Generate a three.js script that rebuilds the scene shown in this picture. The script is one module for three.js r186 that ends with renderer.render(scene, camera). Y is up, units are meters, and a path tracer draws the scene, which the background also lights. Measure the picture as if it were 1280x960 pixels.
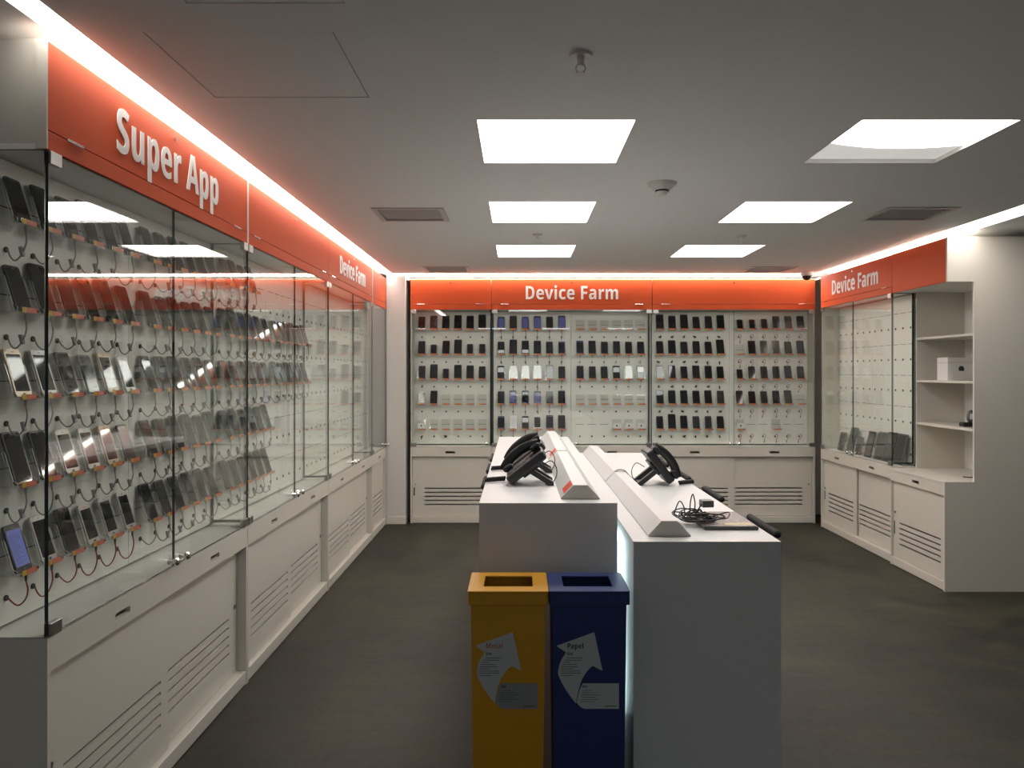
import * as THREE from 'three';
import { RoundedBoxGeometry } from 'three/addons/geometries/RoundedBoxGeometry.js';
import { TextGeometry } from 'three/addons/geometries/TextGeometry.js';
import { FontLoader } from 'three/addons/loaders/FontLoader.js';
import { mergeGeometries } from 'three/addons/utils/BufferGeometryUtils.js';
import { RectAreaLightUniformsLib } from 'three/addons/lights/RectAreaLightUniformsLib.js';

// ---------- camera, renderer, exposure ----------
const scene = new THREE.Scene();
scene.background = new THREE.Color(0x000000);
const FOCAL = 960, EYE = 1.478;
const camera = new THREE.PerspectiveCamera(2 * Math.atan(480 / FOCAL) * 180 / Math.PI, 1280 / 960, 0.05, 60);
camera.position.set(0, EYE, 0);
camera.setViewOffset(1280, 960, -9, 15, 1280, 960);       // vanishing point at pixel (649, 465)
camera.updateProjectionMatrix();
const renderer = new THREE.WebGLRenderer();
renderer.toneMapping = THREE.LinearToneMapping;
renderer.toneMappingExposure = 1.0;
renderer.shadowMap.enabled = true;
RectAreaLightUniformsLib.init();

// light levels (radiance) of the fittings
const PANEL_LIGHT = 5.7, REAR_FILL = 3.4, COVE_LIGHT = [7.0, 13.0, 5.5], GAP_LIGHT = 1.9;
const PANEL_TINT = [1.0, 0.965, 0.92], COVE_TINT = [1.0, 0.93, 0.87], FILL_TINT = [0.86, 0.95, 1.0], GAP_TINT = [0.7, 0.98, 1.0];

// ---------- main measures ----------
const CEIL = 2.43, LEFT = -1.29, BACK = 7.5, RIGHT = 2.88;
const H_COUNTER = 0.748, H_HEAD = 2.088, H_TOP = 2.39;

// ---------- helpers ----------
let seed = 7;
const rnd = () => { seed = (seed * 1664525 + 1013904223) >>> 0; return seed / 4294967296; };
const taken = {};
const numbered = (n) => { taken[n] = (taken[n] ?? -1) + 1; return taken[n] ? n + '_' + String(taken[n]).padStart(3, '0') : n; };
function shade(o) { o.castShadow = true; o.receiveShadow = true; return o; }
function mesh(name, geo, mat, parent) { const m = shade(new THREE.Mesh(geo, mat)); m.name = parent ? name : numbered(name); (parent || scene).add(m); return m; }
function tag(o, label, category, group) { o.userData.label = label; o.userData.category = category; if (group) o.userData.group = group; return o; }
function thing(name, label, category, pos = [0, 0, 0], turn = 0, group) {
  const g = new THREE.Group(); g.name = numbered(name); g.position.set(...pos); g.rotation.y = turn; scene.add(g);
  return tag(g, label, category, group);
}
function struct(name, geo, mat, label) { const m = shade(new THREE.Mesh(geo, mat)); m.name = name; m.userData.kind = 'structure'; if (label) m.userData.label = label; scene.add(m); return m; }
function stuff(o) { o.userData.kind = 'stuff'; return o; }
// box given by its ranges
function bx(x0, x1, y0, y1, z0, z1) { const g = new THREE.BoxGeometry(x1 - x0, y1 - y0, z1 - z0); g.translate((x0 + x1) / 2, (y0 + y1) / 2, (z0 + z1) / 2); return g; }
function rb(x0, x1, y0, y1, z0, z1, r = 0.003, s = 2) { const g = new RoundedBoxGeometry(x1 - x0, y1 - y0, z1 - z0, s, Math.min(r, (x1 - x0) / 2.01, (y1 - y0) / 2.01, (z1 - z0) / 2.01)); g.translate((x0 + x1) / 2, (y0 + y1) / 2, (z0 + z1) / 2); return g; }
function rectShape(x0, x1, y0, y1) { const s = new THREE.Shape(); s.moveTo(x0, y0); s.lineTo(x1, y0); s.lineTo(x1, y1); s.lineTo(x0, y1); s.closePath(); return s; }
function roundShape(x0, x1, y0, y1, r, C = THREE.Shape) {
  const s = new C(); s.moveTo(x0 + r, y0); s.lineTo(x1 - r, y0); s.quadraticCurveTo(x1, y0, x1, y0 + r); s.lineTo(x1, y1 - r); s.quadraticCurveTo(x1, y1, x1 - r, y1);
  s.lineTo(x0 + r, y1); s.quadraticCurveTo(x0, y1, x0, y1 - r); s.lineTo(x0, y0 + r); s.quadraticCurveTo(x0, y0, x0 + r, y0); return s;
}
function ext(shape, depth, bevel = 0, seg = 4) { return new THREE.ExtrudeGeometry(shape, { depth, bevelEnabled: bevel > 0, bevelSize: bevel, bevelThickness: bevel, bevelSegments: 1, curveSegments: seg }); }
function tube(pts, r, n = 16, k = 6, closed = false) { return new THREE.TubeGeometry(new THREE.CatmullRomCurve3(pts.map((p) => new THREE.Vector3(...p)), closed), n, r, k, closed); }
function cyl(r0, r1, h, x, y, z, n = 20) { const g = new THREE.CylinderGeometry(r0, r1, h, n); g.translate(x, y, z); return g; }
// flat slab (x range, depth range) with its underside at height y; holes are [x0,x1,d0,d1]
function slab(x0, x1, d0, d1, y, t, holes = []) {
  const s = rectShape(x0, x1, d0, d1);
  for (const h of holes) { const p = new THREE.Path(); p.moveTo(h[0], h[2]); p.lineTo(h[0], h[3]); p.lineTo(h[1], h[3]); p.lineTo(h[1], h[2]); p.closePath(); s.holes.push(p); }
  const g = ext(s, t); g.rotateX(-Math.PI / 2); g.translate(0, y, 0); return g;
}

// ---------- materials ----------
const rgb = (r, g, b) => new THREE.Color().setRGB(r, g, b);
const std = (r, g, b, rough = 0.5, metal = 0, more = {}) => new THREE.MeshStandardMaterial({ color: rgb(r, g, b), roughness: rough, metalness: metal, ...more });
const phy = (r, g, b, rough, more = {}) => new THREE.MeshPhysicalMaterial({ color: rgb(r, g, b), roughness: rough, ...more });
function noiseTexture(size, fn, srgb = true) {
  const d = new Uint8Array(size * size * 4);
  for (let y = 0; y < size; y++) for (let x = 0; x < size; x++) { const c = fn(x / size, y / size), k = (y * size + x) * 4; d[k] = c[0]; d[k + 1] = c[1]; d[k + 2] = c[2]; d[k + 3] = 255; }
  const t = new THREE.DataTexture(d, size, size); t.wrapS = t.wrapT = THREE.RepeatWrapping; t.magFilter = THREE.LinearFilter; t.minFilter = THREE.LinearFilter;
  if (srgb) t.colorSpace = THREE.SRGBColorSpace; t.needsUpdate = true; return t;
}
// tileable value noise
function makeNoise(n, s0) {
  let s = s0; const r = () => { s = (s * 1664525 + 1013904223) >>> 0; return s / 4294967296; };
  const g = Array.from({ length: n * n }, r), sm = (t) => t * t * (3 - 2 * t);
  return (u, v) => { const x = u * n, y = v * n, i = Math.floor(x), j = Math.floor(y), a = sm(x - i), b = sm(y - j), G = (p, q) => g[((q % n + n) % n) * n + (p % n + n) % n];
    return (G(i, j) * (1 - a) + G(i + 1, j) * a) * (1 - b) + (G(i, j + 1) * (1 - a) + G(i + 1, j + 1) * a) * b; };
}
const n4 = makeNoise(5, 11), n16 = makeNoise(17, 23), n64 = makeNoise(61, 37), n200 = makeNoise(200, 51), nx = makeNoise(97, 77);
const floorMap = noiseTexture(1024, (u, v) => {
  const streak = nx(u * 0.12, v) * 0.5 + nx(u * 0.25, v * 0.9) * 0.5;
  const f = 0.30 * n4(u, v) + 0.26 * n16(u, v) + 0.16 * n64(u, v) + 0.12 * n200(u, v) + 0.16 * streak;
  const k = 43 + (f - 0.5) * 76; return [k * 1.06, k * 1.02, k * 0.70];
});
const floorRough = noiseTexture(512, (u, v) => { const k = 190 + 20 * n16(u, v) + 30 * n64(u, v); return [k, k, k]; }, false);
floorMap.repeat.set(0.3, 0.3); floorRough.repeat.set(0.3, 0.3);
const plasterBump = noiseTexture(256, (u, v) => { const k = 255 * n200(u, v); return [k, k, k]; }, false);
const M = {
  floor: new THREE.MeshStandardMaterial({ map: floorMap, roughnessMap: floorRough, roughness: 0.75 }),
  ceiling: std(0.83, 0.85, 0.85, 0.9), wall: std(0.62, 0.60, 0.57, 0.8), greyWall: std(0.3, 0.29, 0.28, 0.8), rearWall: std(0.66, 0.67, 0.68, 0.85), 
  laminate: std(0.64, 0.605, 0.535, 0.38), laminateInside: std(0.84, 0.825, 0.775, 0.5), topWhite: std(0.66, 0.655, 0.65, 0.34),
  orange: phy(0.65, 0.105, 0.036, 0.5, { specularIntensity: 0.2 }), letter: std(0.9, 0.89, 0.87, 0.5),
  chrome: std(0.75, 0.74, 0.72, 0.16, 1), steel: std(0.42, 0.41, 0.39, 0.35, 1), grommet: std(0.012, 0.012, 0.012, 0.6), slot: std(0.03, 0.03, 0.03, 0.8),
  glass: new THREE.MeshPhysicalMaterial({ color: rgb(0.975, 0.99, 0.98), roughness: 0.0, transmission: 1, thickness: 0, ior: 1.52 }),
  glassEdge: std(0.012, 0.03, 0.026, 0.2), acrylic: new THREE.MeshPhysicalMaterial({ color: rgb(0.94, 0.945, 0.94), roughness: 0.03, transmission: 1, thickness: 0, ior: 1.49 }),
  acrylicEdge: phy(0.82, 0.83, 0.80, 0.1), blackPhone: std(0.012, 0.012, 0.014, 0.35), greyPhone: std(0.10, 0.10, 0.105, 0.4), silverPhone: std(0.55, 0.54, 0.52, 0.3, 0.3), goldPhone: std(0.55, 0.46, 0.34, 0.3, 0.4), bluePhone: std(0.02, 0.035, 0.14, 0.35),
  screenOff: phy(0.006, 0.0065, 0.008, 0.04, { ior: 1.5 }),
  screenDim: phy(0.035, 0.032, 0.035, 0.12),
  screenBlue: phy(0.02, 0.02, 0.03, 0.08, { emissive: rgb(0.05, 0.055, 0.14) }), screenWhite: phy(0.05, 0.05, 0.05, 0.08, { emissive: rgb(0.38, 0.39, 0.36) }),
  screenText: phy(0.02, 0.02, 0.03, 0.08, { emissive: rgb(0.05, 0.06, 0.15) }), screenGrid: phy(0.02, 0.02, 0.03, 0.08, { emissive: rgb(0.085, 0.10, 0.25) }),
  greyCable: std(0.36, 0.35, 0.33, 0.6), redCable: std(0.34, 0.035, 0.03, 0.5), blackCable: std(0.015, 0.015, 0.016, 0.55), whiteCable: std(0.6, 0.59, 0.56, 0.5),
  tagCard: std(0.78, 0.78, 0.76, 0.7), tagMark: std(0.04, 0.04, 0.04, 0.7),
  yellowBin: phy(0.62, 0.30, 0.012, 0.42), blueBin: phy(0.018, 0.035, 0.15, 0.42), binHoleShade: std(0.04, 0.042, 0.04, 0.6),
  blackPlastic: std(0.014, 0.014, 0.016, 0.38), greyPlastic: std(0.10, 0.10, 0.10, 0.45), blackFabric: std(0.014, 0.013, 0.013, 0.85), ventGrey: std(0.55, 0.53, 0.52, 0.5),
  whitePlastic: std(0.72, 0.70, 0.68, 0.4), redSticker: std(0.70, 0.07, 0.035, 0.5),
};
M.ceiling.bumpMap = plasterBump; M.ceiling.bumpScale = 0.0004;
const lampMat = (rgb3, k) => new THREE.MeshStandardMaterial({ color: rgb(0.8, 0.8, 0.8), roughness: 0.6, emissive: rgb(...rgb3.map((c) => c * k)) });
M.panelGlow = lampMat(PANEL_TINT, PANEL_LIGHT); M.coveGlow = COVE_LIGHT.map((k) => lampMat(COVE_TINT, k)); M.gapGlow = lampMat(GAP_TINT, GAP_LIGHT);
M.fillGlow = lampMat(FILL_TINT, REAR_FILL); M.dimGlow = lampMat(PANEL_TINT, 0.42);
function canvasTexture(w, h, draw) { const c = document.createElement('canvas'); c.width = w; c.height = h; draw(c.getContext('2d'), w, h); const t = new THREE.CanvasTexture(c); t.colorSpace = THREE.SRGBColorSpace; return t; }
// printed strip of the phone holders: yellow end, orange-red body with pale print
const stripTex = canvasTexture(256, 64, (c, w, h) => {
  c.fillStyle = '#dd5a36'; c.fillRect(0, 0, w, h); c.fillStyle = '#e0b02a'; c.fillRect(0, 0, 74, h);
  c.fillStyle = '#f3b9a4'; for (let k = 0; k < 3; k++) { let x = 90; while (x < 236) { const l = 8 + rnd() * 22; c.fillRect(x, 10 + k * 18, Math.min(l, 240 - x), 6); x += l + 6; } }
});
M.strip = new THREE.MeshStandardMaterial({ map: stripTex, roughness: 0.5 });
const font = await new FontLoader().loadAsync('fonts/droid/droid_sans_bold.typeface.json');

// light fitted to a rectangle, shining along dir
function areaLight(parent, name, w, h, pos, tint, k, down = true) {
  const l = new THREE.RectAreaLight(rgb(...tint), k, w, h); l.name = name; l.position.set(...pos); if (down) l.rotation.x = -Math.PI / 2; parent.add(l); return l;
}

// ---------- the room ----------
const X0 = -1.76, X1 = 4.6, D0 = -3.0, D1 = 7.97;
{
  const f = bx(X0 - 0.1, X1 + 0.1, -0.1, 0, -D1 - 0.1, -D0 + 0.1); const p = f.attributes.position, uv = f.attributes.uv;
  for (let i = 0; i < p.count; i++) uv.setXY(i, p.getX(i) * 1.0, p.getZ(i) * 1.0);
  struct('floor', f, M.floor, 'dark grey mottled floor');
}
struct('wall_left', bx(X0 - 0.1, X0, 0, 2.7, -D1, -D0), M.wall);
struct('wall_back', bx(X0 - 0.1, X1 + 0.1, 0, 2.7, -D1 - 0.1, -D1), M.wall);
struct('wall_right', bx(X1, X1 + 0.1, 0, 2.7, -D1, -D0), M.greyWall);
struct('wall_rear', bx(X0 - 0.1, X1 + 0.1, 0, 2.7, -D0, -D0 + 0.1), M.rearWall);
// white boxed corner between the long row and the end wall row
struct('wall_corner', bx(-1.29, -1.105, 0, CEIL, -7.96, -7.46), M.wall, 'white boxed corner column');
struct('baseboard_corner', rb(-1.29, -1.10, 0, 0.075, -7.475, -7.45, 0.004), M.laminate, 'white baseboard of the corner column');
// added unseen boards over the two corner gaps, keeping cove light out
struct('trim_1', bx(-1.104, -1.065, H_TOP - 0.016, H_TOP, -7.95, -7.49), M.laminate, 'added light-blocking board over the gap beside the corner column');
struct('trim_2', bx(2.894, 3.45, H_TOP - 0.016, H_TOP, -7.95, -7.34), M.laminate, 'added light-blocking board over the corner between cabinet rows');
// ceiling with openings for panels, grilles, hatch and slots
const SLOT = { l0: -1.315, l1: -1.23, b0: 7.45, b1: 7.62, r0: 2.87, r1: 3.06 };
const LEFT_END = 1.96, RIGHT_END = 3.8;      // where the slots stop
const panelSpots = [];
for (const [col, xs] of [[0, [-0.165, -0.175, -0.18]], [1, [1.29, 1.262, 1.245]]]) [2.895, 4.29, 5.76].forEach((d, i) => panelSpots.push([xs[i], d, col, i]));
for (const x of [-0.9, 0.5, 1.9]) panelSpots.push([x, -2.2, 2, 0]);   // added unseen fill panels behind the camera, brightening island fronts and bins
const ventSpots = [[-0.86, 4.45], [2.13, 4.43], [-0.88, 6.92], [2.10, 6.92]];
const holes = [];
for (const [x, d] of panelSpots) holes.push([x, x + 0.61, d, d + 0.61]);
for (const [x, d] of ventSpots) holes.push([x + 0.02, x + 0.40, d + 0.02, d + 0.36]);
const hatches = [[-1.055, -0.52, 2.15, 2.665], [-0.86, -0.45, 1.4, 1.985]];
for (const h of hatches) holes.push(h);
struct('ceiling', slab(SLOT.l1, SLOT.r0, D0, SLOT.b0, CEIL, 0.05, holes), M.ceiling, 'white plaster ceiling');
// ceiling strips beyond the light slots, above the cabinets
struct('ceiling_001', slab(X0, SLOT.l0, D0, D1, CEIL, 0.05), M.ceiling, 'ceiling above the long cabinet row');
struct('ceiling_002', slab(SLOT.l0, SLOT.r1, SLOT.b1, D1, CEIL, 0.05), M.ceiling, 'ceiling above the end wall cabinets');
struct('ceiling_003', slab(SLOT.r1, X1, D0, D1, CEIL, 0.05), M.ceiling, 'ceiling beside the slot over the shelf unit');
struct('ceiling_005', slab(SLOT.l0, SLOT.l1, D0, LEFT_END, CEIL, 0.05), M.ceiling, 'ceiling where the cove slot stops');
struct('ceiling_006', slab(SLOT.r0, SLOT.r1, D0, RIGHT_END, CEIL, 0.05), M.ceiling, 'ceiling where the other cove slot stops');
struct('ceiling_004', slab(X0, X1, D0, D1, 2.58, 0.06), M.ceiling, 'upper deck of the ceiling');
hatches.forEach(([x0, x1, d0, d1], i) => {
  const t = thing('ceiling_hatch', i ? 'flush ceiling access hatch cut off by the frame top' : 'flush square access hatch in the ceiling beside the cove light', 'hatch', [(x0 + x1) / 2, CEIL, -(d0 + d1) / 2]);
  const w = (x1 - x0) / 2 - 0.004, d = (d1 - d0) / 2 - 0.004;
  mesh('cover', bx(-w, w, 0.001, 0.02, -d, d), M.ceiling, t);
  mesh('frame', mergeGeometries([bx(-w - 0.004, w + 0.004, 0.022, 0.03, -d - 0.004, d + 0.004)]), M.whitePlastic, t);
});

// ceiling light panels
panelSpots.forEach(([x, d, col, row]) => {
  const label = col === 2 ? 'added cool fill light panel, unseen behind the camera' : col ? ['square ceiling light panel with a dim strip along one edge', 'square ceiling light panel between dim edged panel and end wall panel', 'square ceiling light panel near dome camera and corner grille'][row]
    : ['square ceiling light panel beside the bigger sprinkler head', 'square ceiling light panel, middle of the row over the counters', 'square ceiling light panel in front of the end wall lettering'][row];
  const t = thing('ceiling_light_panel', label, 'ceiling light', [x + 0.305, CEIL, -(d + 0.305)], 0, 'ceiling light panels');
  const R = 0.305, fr = [];
  fr.push(bx(-R, R, 0, 0.03, -R, -R + 0.006), bx(-R, R, 0, 0.03, R - 0.006, R), bx(-R, -R + 0.006, 0, 0.03, -R + 0.006, R - 0.006), bx(R - 0.006, R, 0, 0.03, -R + 0.006, R - 0.006));
  mesh('frame', mergeGeometries(fr), M.whitePlastic, t);
  const I = R - 0.007;
  if (col === 1 && row === 0) {
    // near part glows, the far edge is dim behind a bowed border
    const s = new THREE.Shape(); s.moveTo(-I, -I); s.lineTo(I, -I); s.lineTo(I, I * 0.24); s.quadraticCurveTo(0, I * 0.62, -I, I * 0.1); s.closePath();
    const g = ext(s, 0.004, 0, 12); g.rotateX(-Math.PI / 2); g.translate(0, 0.014, 0);
    mesh('diffuser', g, M.panelGlow, t);
    mesh('dim_diffuser', bx(-I, I, 0.0185, 0.022, -I, I), M.dimGlow, t);
    areaLight(t, 'panel_lamp', 2 * I - 0.01, 1.08 * I, [0, 0.012, I * 0.45], PANEL_TINT, PANEL_LIGHT);
  } else {
    mesh('diffuser', bx(-I, I, 0.014, 0.02, -I, I), col === 2 ? M.fillGlow : M.panelGlow, t);
    areaLight(t, 'panel_lamp', 2 * I, 2 * I, [0, 0.012, 0], col === 2 ? FILL_TINT : PANEL_TINT, col === 2 ? REAR_FILL : PANEL_LIGHT);
  }
  mesh('housing', bx(-R, R, 0.031, 0.06, -R, R), M.whitePlastic, t);
});
// cove lights in the ceiling slots
function cove(label, x0, x1, d0, d1, y, which) {
  const t = thing('cove_light', label, 'cove light', [(x0 + x1) / 2, y, -(d0 + d1) / 2], 0, 'cove lights round the room');
  const w = (x1 - x0) / 2, d = (d1 - d0) / 2;
  mesh('diffuser', bx(-w, w, 0, 0.008, -d, d), M.coveGlow[which], t);
  mesh('housing', bx(-w, w, 0.009, 0.03, -d, d), M.whitePlastic, t);
  areaLight(t, 'cove_lamp', 2 * w, 2 * d, [0, -0.003, 0], COVE_TINT, COVE_LIGHT[which]);
}
cove('long warm white cove light above the long cabinet row', SLOT.l0 + 0.002, SLOT.l1 - 0.002, LEFT_END, 7.445, CEIL + 0.004, 0);
cove('straight cove light strip above the end wall headers', SLOT.l1, SLOT.r0, SLOT.b0 + 0.002, SLOT.b1 - 0.002, CEIL + 0.004, 1);
cove('bright cove light strip above the open shelf unit', SLOT.r0 + 0.002, SLOT.r1 - 0.002, RIGHT_END, 7.40, CEIL + 0.004, 2);

// ---------- display cabinets ----------
const COL1 = 0.092, STEP = 0.1205, rowLip = [1.898, 1.649, 1.403, 1.155, 0.907];
const PANEL_W = -0.172;                     // face of the pegboard behind the glass
const colsOf = (W) => { const a = [], m = (W > 1 ? (W / 2 - 5 * STEP) / 2 : (W - 5 * STEP) / 2); for (let h = 0; h < (W > 1 ? 2 : 1); h++) for (let i = 0; i < 6; i++) a.push(h * W / 2 + m + i * STEP); return a; };
const pane = [M.glassEdge, M.glassEdge, M.glassEdge, M.glassEdge, M.glass, M.glass];
const paneSide = [M.glass, M.glass, M.glassEdge, M.glassEdge, M.glassEdge, M.glassEdge];
const grommetGeo = (() => { const g = new THREE.CylinderGeometry(0.0085, 0.0085, 0.005, 10); g.rotateX(Math.PI / 2); return g; })();
function ventDoorGeo(w, h, u0, u1, v0, n, dv) {
  const s = rectShape(0, w, 0, h);
  for (let k = 0; k < n; k++) s.holes.push(roundShape(u0, u1, v0 + k * dv, v0 + k * dv + 0.0125, 0.004, THREE.Path));
  return ext(s, 0.011, 0, 2);
}
function letters(text, height, parent, cx, base, mat, depth = 0.003) {
  const size = height / 0.936, SX = 0.86, k = SX * size / font.data.resolution; let w = 0;
  const adv = (ch) => (font.data.glyphs[ch] || font.data.glyphs['?']).ha * k;
  for (const ch of text) w += adv(ch);
  let x = cx - w / 2;
  for (const ch of text) { if (ch !== ' ') { const m = mesh('letter', new TextGeometry(ch, { font, size, depth, curveSegments: 5, bevelEnabled: false }), mat, parent); m.scale.x = SX; m.position.set(x, base, 0.0005); } x += adv(ch); }
  return w;
}
function glassDoor(t, u0, u1, hingeAt, knobAt) {
  const w = u1 - u0, g = thingPart('glass_door', t, [u0, 0, 0]);
  const p = mesh('pane', bx(0, w, H_COUNTER + 0.006, H_HEAD - 0.005, -0.008, 0), pane, g);
  if (hingeAt !== undefined) for (const v of [H_COUNTER + 0.003, H_HEAD - 0.038]) mesh('hinge', rb(hingeAt ? w - 0.055 : 0.002, hingeAt ? w - 0.002 : 0.055, v, v + 0.036, -0.014, 0.006, 0.002), M.steel, g);
  if (knobAt !== undefined) { const k = new THREE.SphereGeometry(0.016, 16, 12); k.scale(1, 1, 0.8); k.translate(knobAt, H_COUNTER + 0.032, 0.028); mesh('knob', mergeGeometries([k, (() => { const c = new THREE.CylinderGeometry(0.007, 0.011, 0.022, 14); c.rotateX(Math.PI / 2); c.translate(knobAt, H_COUNTER + 0.032, 0.011); return c; })()]), M.chrome, g); }
  return g;
}
function thingPart(name, parent, pos = [0, 0, 0]) { const g = new THREE.Group(); g.name = name; g.position.set(...pos); parent.add(g); return g; }
// opt: doors, text, textU, pulls, header hinges, divider, endGlass, trimEnd, panels, panelHoles
function cabinet(pos, turn, W, label, o = {}) {
  const t = thing('display_cabinet', label, 'cabinet', pos, turn, 'display cabinets with orange headers'), D = 0.44, S = 0.016;
  // carcass
  mesh('side_panel', bx(0.001, S, 0, H_COUNTER, -D, -0.001), M.laminate, t); mesh('side_panel', bx(W - S, W - 0.001, 0, H_COUNTER, -D, -0.001), M.laminate, t);
  mesh('back_board', bx(S, W - S, 0.005, H_TOP, -D, -D + 0.012), M.laminateInside, t);
  mesh('display_floor', bx(S, W - S, H_COUNTER - 0.02, H_COUNTER, -D + 0.012, -0.021), M.laminateInside, t);
  mesh('top_board', bx(0.001, W - 0.001, H_TOP - 0.016, H_TOP, -D, -0.019), M.laminate, t);
  mesh('header_floor', bx(0.001, W - 0.001, H_HEAD, H_HEAD + 0.016, -D + 0.012, -0.019), M.laminateInside, t);
  mesh('header_side', bx(0.001, S, H_HEAD + 0.016, H_TOP - 0.016, -D + 0.012, -0.019), M.laminate, t); mesh('header_side', bx(W - S, W - 0.001, H_HEAD + 0.016, H_TOP - 0.016, -D + 0.012, -0.019), M.laminate, t);
  // rail with finger pulls
  { const s = rectShape(S + 0.0004, W - S - 0.0004, 0.652, H_COUNTER); for (const u of o.pulls || [W * 0.26, W * 0.75]) s.holes.push(roundShape(u - 0.047, u + 0.047, 0.683, 0.704, 0.004, THREE.Path));
    const g = ext(s, 0.019, 0, 2); g.translate(0, 0, -0.02); mesh('rail', g, M.laminate, t); }
  mesh('plinth', rb(S + 0.0004, W - S - 0.0004, 0.004, 0.064, -0.075, -0.003, 0.003), M.laminate, t);
  // sliding doors with louvre slots
  const nd = o.doors || 2, dw = (W - 2 * S) / nd;
  for (let i = 0; i < nd; i++) {
    const d = thingPart('sliding_door', t, [S + i * dw + (i ? -0.012 : 0.002), 0.068, i ? -0.052 : -0.033]);
    const w = dw + (nd > 1 ? 0.008 : -0.004);
    mesh('door_leaf', (() => { const g = ventDoorGeo(w, 0.58, i ? 0.04 : (nd > 1 ? 0.1 : 0.12), w - (i ? 0.09 : 0.06), 0.105, 5, 0.0397); g.translate(0, 0, -0.005); return g; })(), M.laminate, d);
    { const g = new THREE.CylinderGeometry(0.009, 0.009, 0.008, 14); g.rotateX(Math.PI / 2); g.translate(i ? w - 0.03 : 0.03, 0.31, 0.011); mesh('lock', g, M.steel, d); }
    if (!i) mesh('finger_pull', rb(0.012, 0.024, 0.2, 0.28, 0.0055, 0.009, 0.001), M.slot, d);
  }
  // orange header
  const h = thingPart('header_panel', t, [0, 0, 0]);
  mesh('header_board', rb(0.0015, W - 0.0015, H_HEAD + 0.054, H_TOP - 0.006, -0.018, 0, 0.0015), M.orange, h);
  mesh('header_strip', rb(0.0015, W - 0.0015, H_HEAD, H_HEAD + 0.051, -0.018, 0, 0.0015), M.orange, h);
  if (o.text) letters(o.text, o.textH || 0.122, h, o.textU ?? W / 2, H_HEAD + 0.1, M.letter);
  for (const u of o.hinges || [0.13, W - 0.13]) mesh('hinge_plate', rb(u - 0.04, u + 0.04, H_HEAD + 0.049, H_HEAD + 0.056, 0.0, 0.004, 0.001), M.chrome, h);
  { const g = new THREE.CylinderGeometry(0.008, 0.008, 0.006, 14); g.rotateX(Math.PI / 2); g.translate(W / 2, H_TOP - 0.04, 0.003); mesh('lock', g, o.brightLock ? M.chrome : M.grommet, h); }
  if (o.trimEnd) mesh('end_trim', bx(W - 0.007, W + 0.004, H_HEAD, H_TOP - 0.004, 0.0005, 0.004), M.laminate, t);
  if (o.startTrim) mesh('end_trim', bx(-0.006, 0.0009, H_HEAD, H_TOP, -0.03, 0.001), M.laminate, t);
  // glass
  if (nd > 1) { glassDoor(t, 0.004, W / 2 - 0.0015, 0, W / 2 - 0.05); glassDoor(t, W / 2 + 0.0015, W - 0.004, 1, 0.045); }
  else glassDoor(t, 0.004, W - 0.004, 0, W - 0.05);
  if (o.endGlass) mesh('end_glass', bx(0.002, 0.009, H_COUNTER + 0.001, H_HEAD - 0.001, -D + 0.014, -0.0095), paneSide, t);
  if (o.solidStart) mesh('end_panel', bx(0.001, S, H_COUNTER, H_HEAD, -D, -0.0095), M.laminate, t);
  if (o.solidEnd) mesh('end_panel', bx(W - S, W - 0.001, H_COUNTER, H_HEAD, -D, -0.0095), M.laminate, t);
  if (!o.noDivider) mesh('glass_divider', bx(W - 0.01, W - 0.003, H_COUNTER + 0.03, H_HEAD - 0.005, PANEL_W + 0.012, -0.0145), paneSide, t);
  if (!o.noDivider) { const i = PANEL_W + 0.012, y0 = H_COUNTER + 0.03, y1 = H_HEAD - 0.005, a = W - 0.0125, b = W - 0.0005;
    mesh('divider_gasket', mergeGeometries([bx(a, b, y0, y1, i - 0.01, i - 0.0005), bx(a, b, y0 - 0.012, y0 - 0.0005, i - 0.01, -0.0145), bx(a, b, y1 + 0.0005, y1 + 0.004, i - 0.01, -0.0145)]), M.glassEdge, t); }
  // pegboards, one for every six columns
  const cols = colsOf(W), np = cols.length / 6, pw = W / np;
  for (let k = 0; k < np; k++) {
    const b = thingPart('pegboard', t, [0, 0, 0]), a0 = k * pw + (k ? 0.0015 : 0.0165), a1 = (k + 1) * pw - (k === np - 1 ? 0.0165 : 0.0015);
    mesh('board', bx(a0, a1, H_COUNTER + 0.012, H_HEAD - 0.008, PANEL_W - 0.014, PANEL_W), M.laminateInside, b);
    const gr = [], sl = [];
    for (let i = 0; i < 6; i++) rowLip.forEach((v) => {
      gr.push(grommetGeo.clone().translate(cols[k * 6 + i], v - 0.072, PANEL_W + 0.0015));
      sl.push(bx(cols[k * 6 + i] - 0.042, cols[k * 6 + i] + 0.042, v + 0.047, v + 0.0505, PANEL_W - 0.001, PANEL_W + 0.0006));
    });
    stuff(mesh('grommets', mergeGeometries(gr), M.grommet, b)); stuff(mesh('slots', mergeGeometries(sl), M.slot, b));
  }
  t.updateMatrixWorld(true);
  return { t, turn, cols, W };
}

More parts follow.
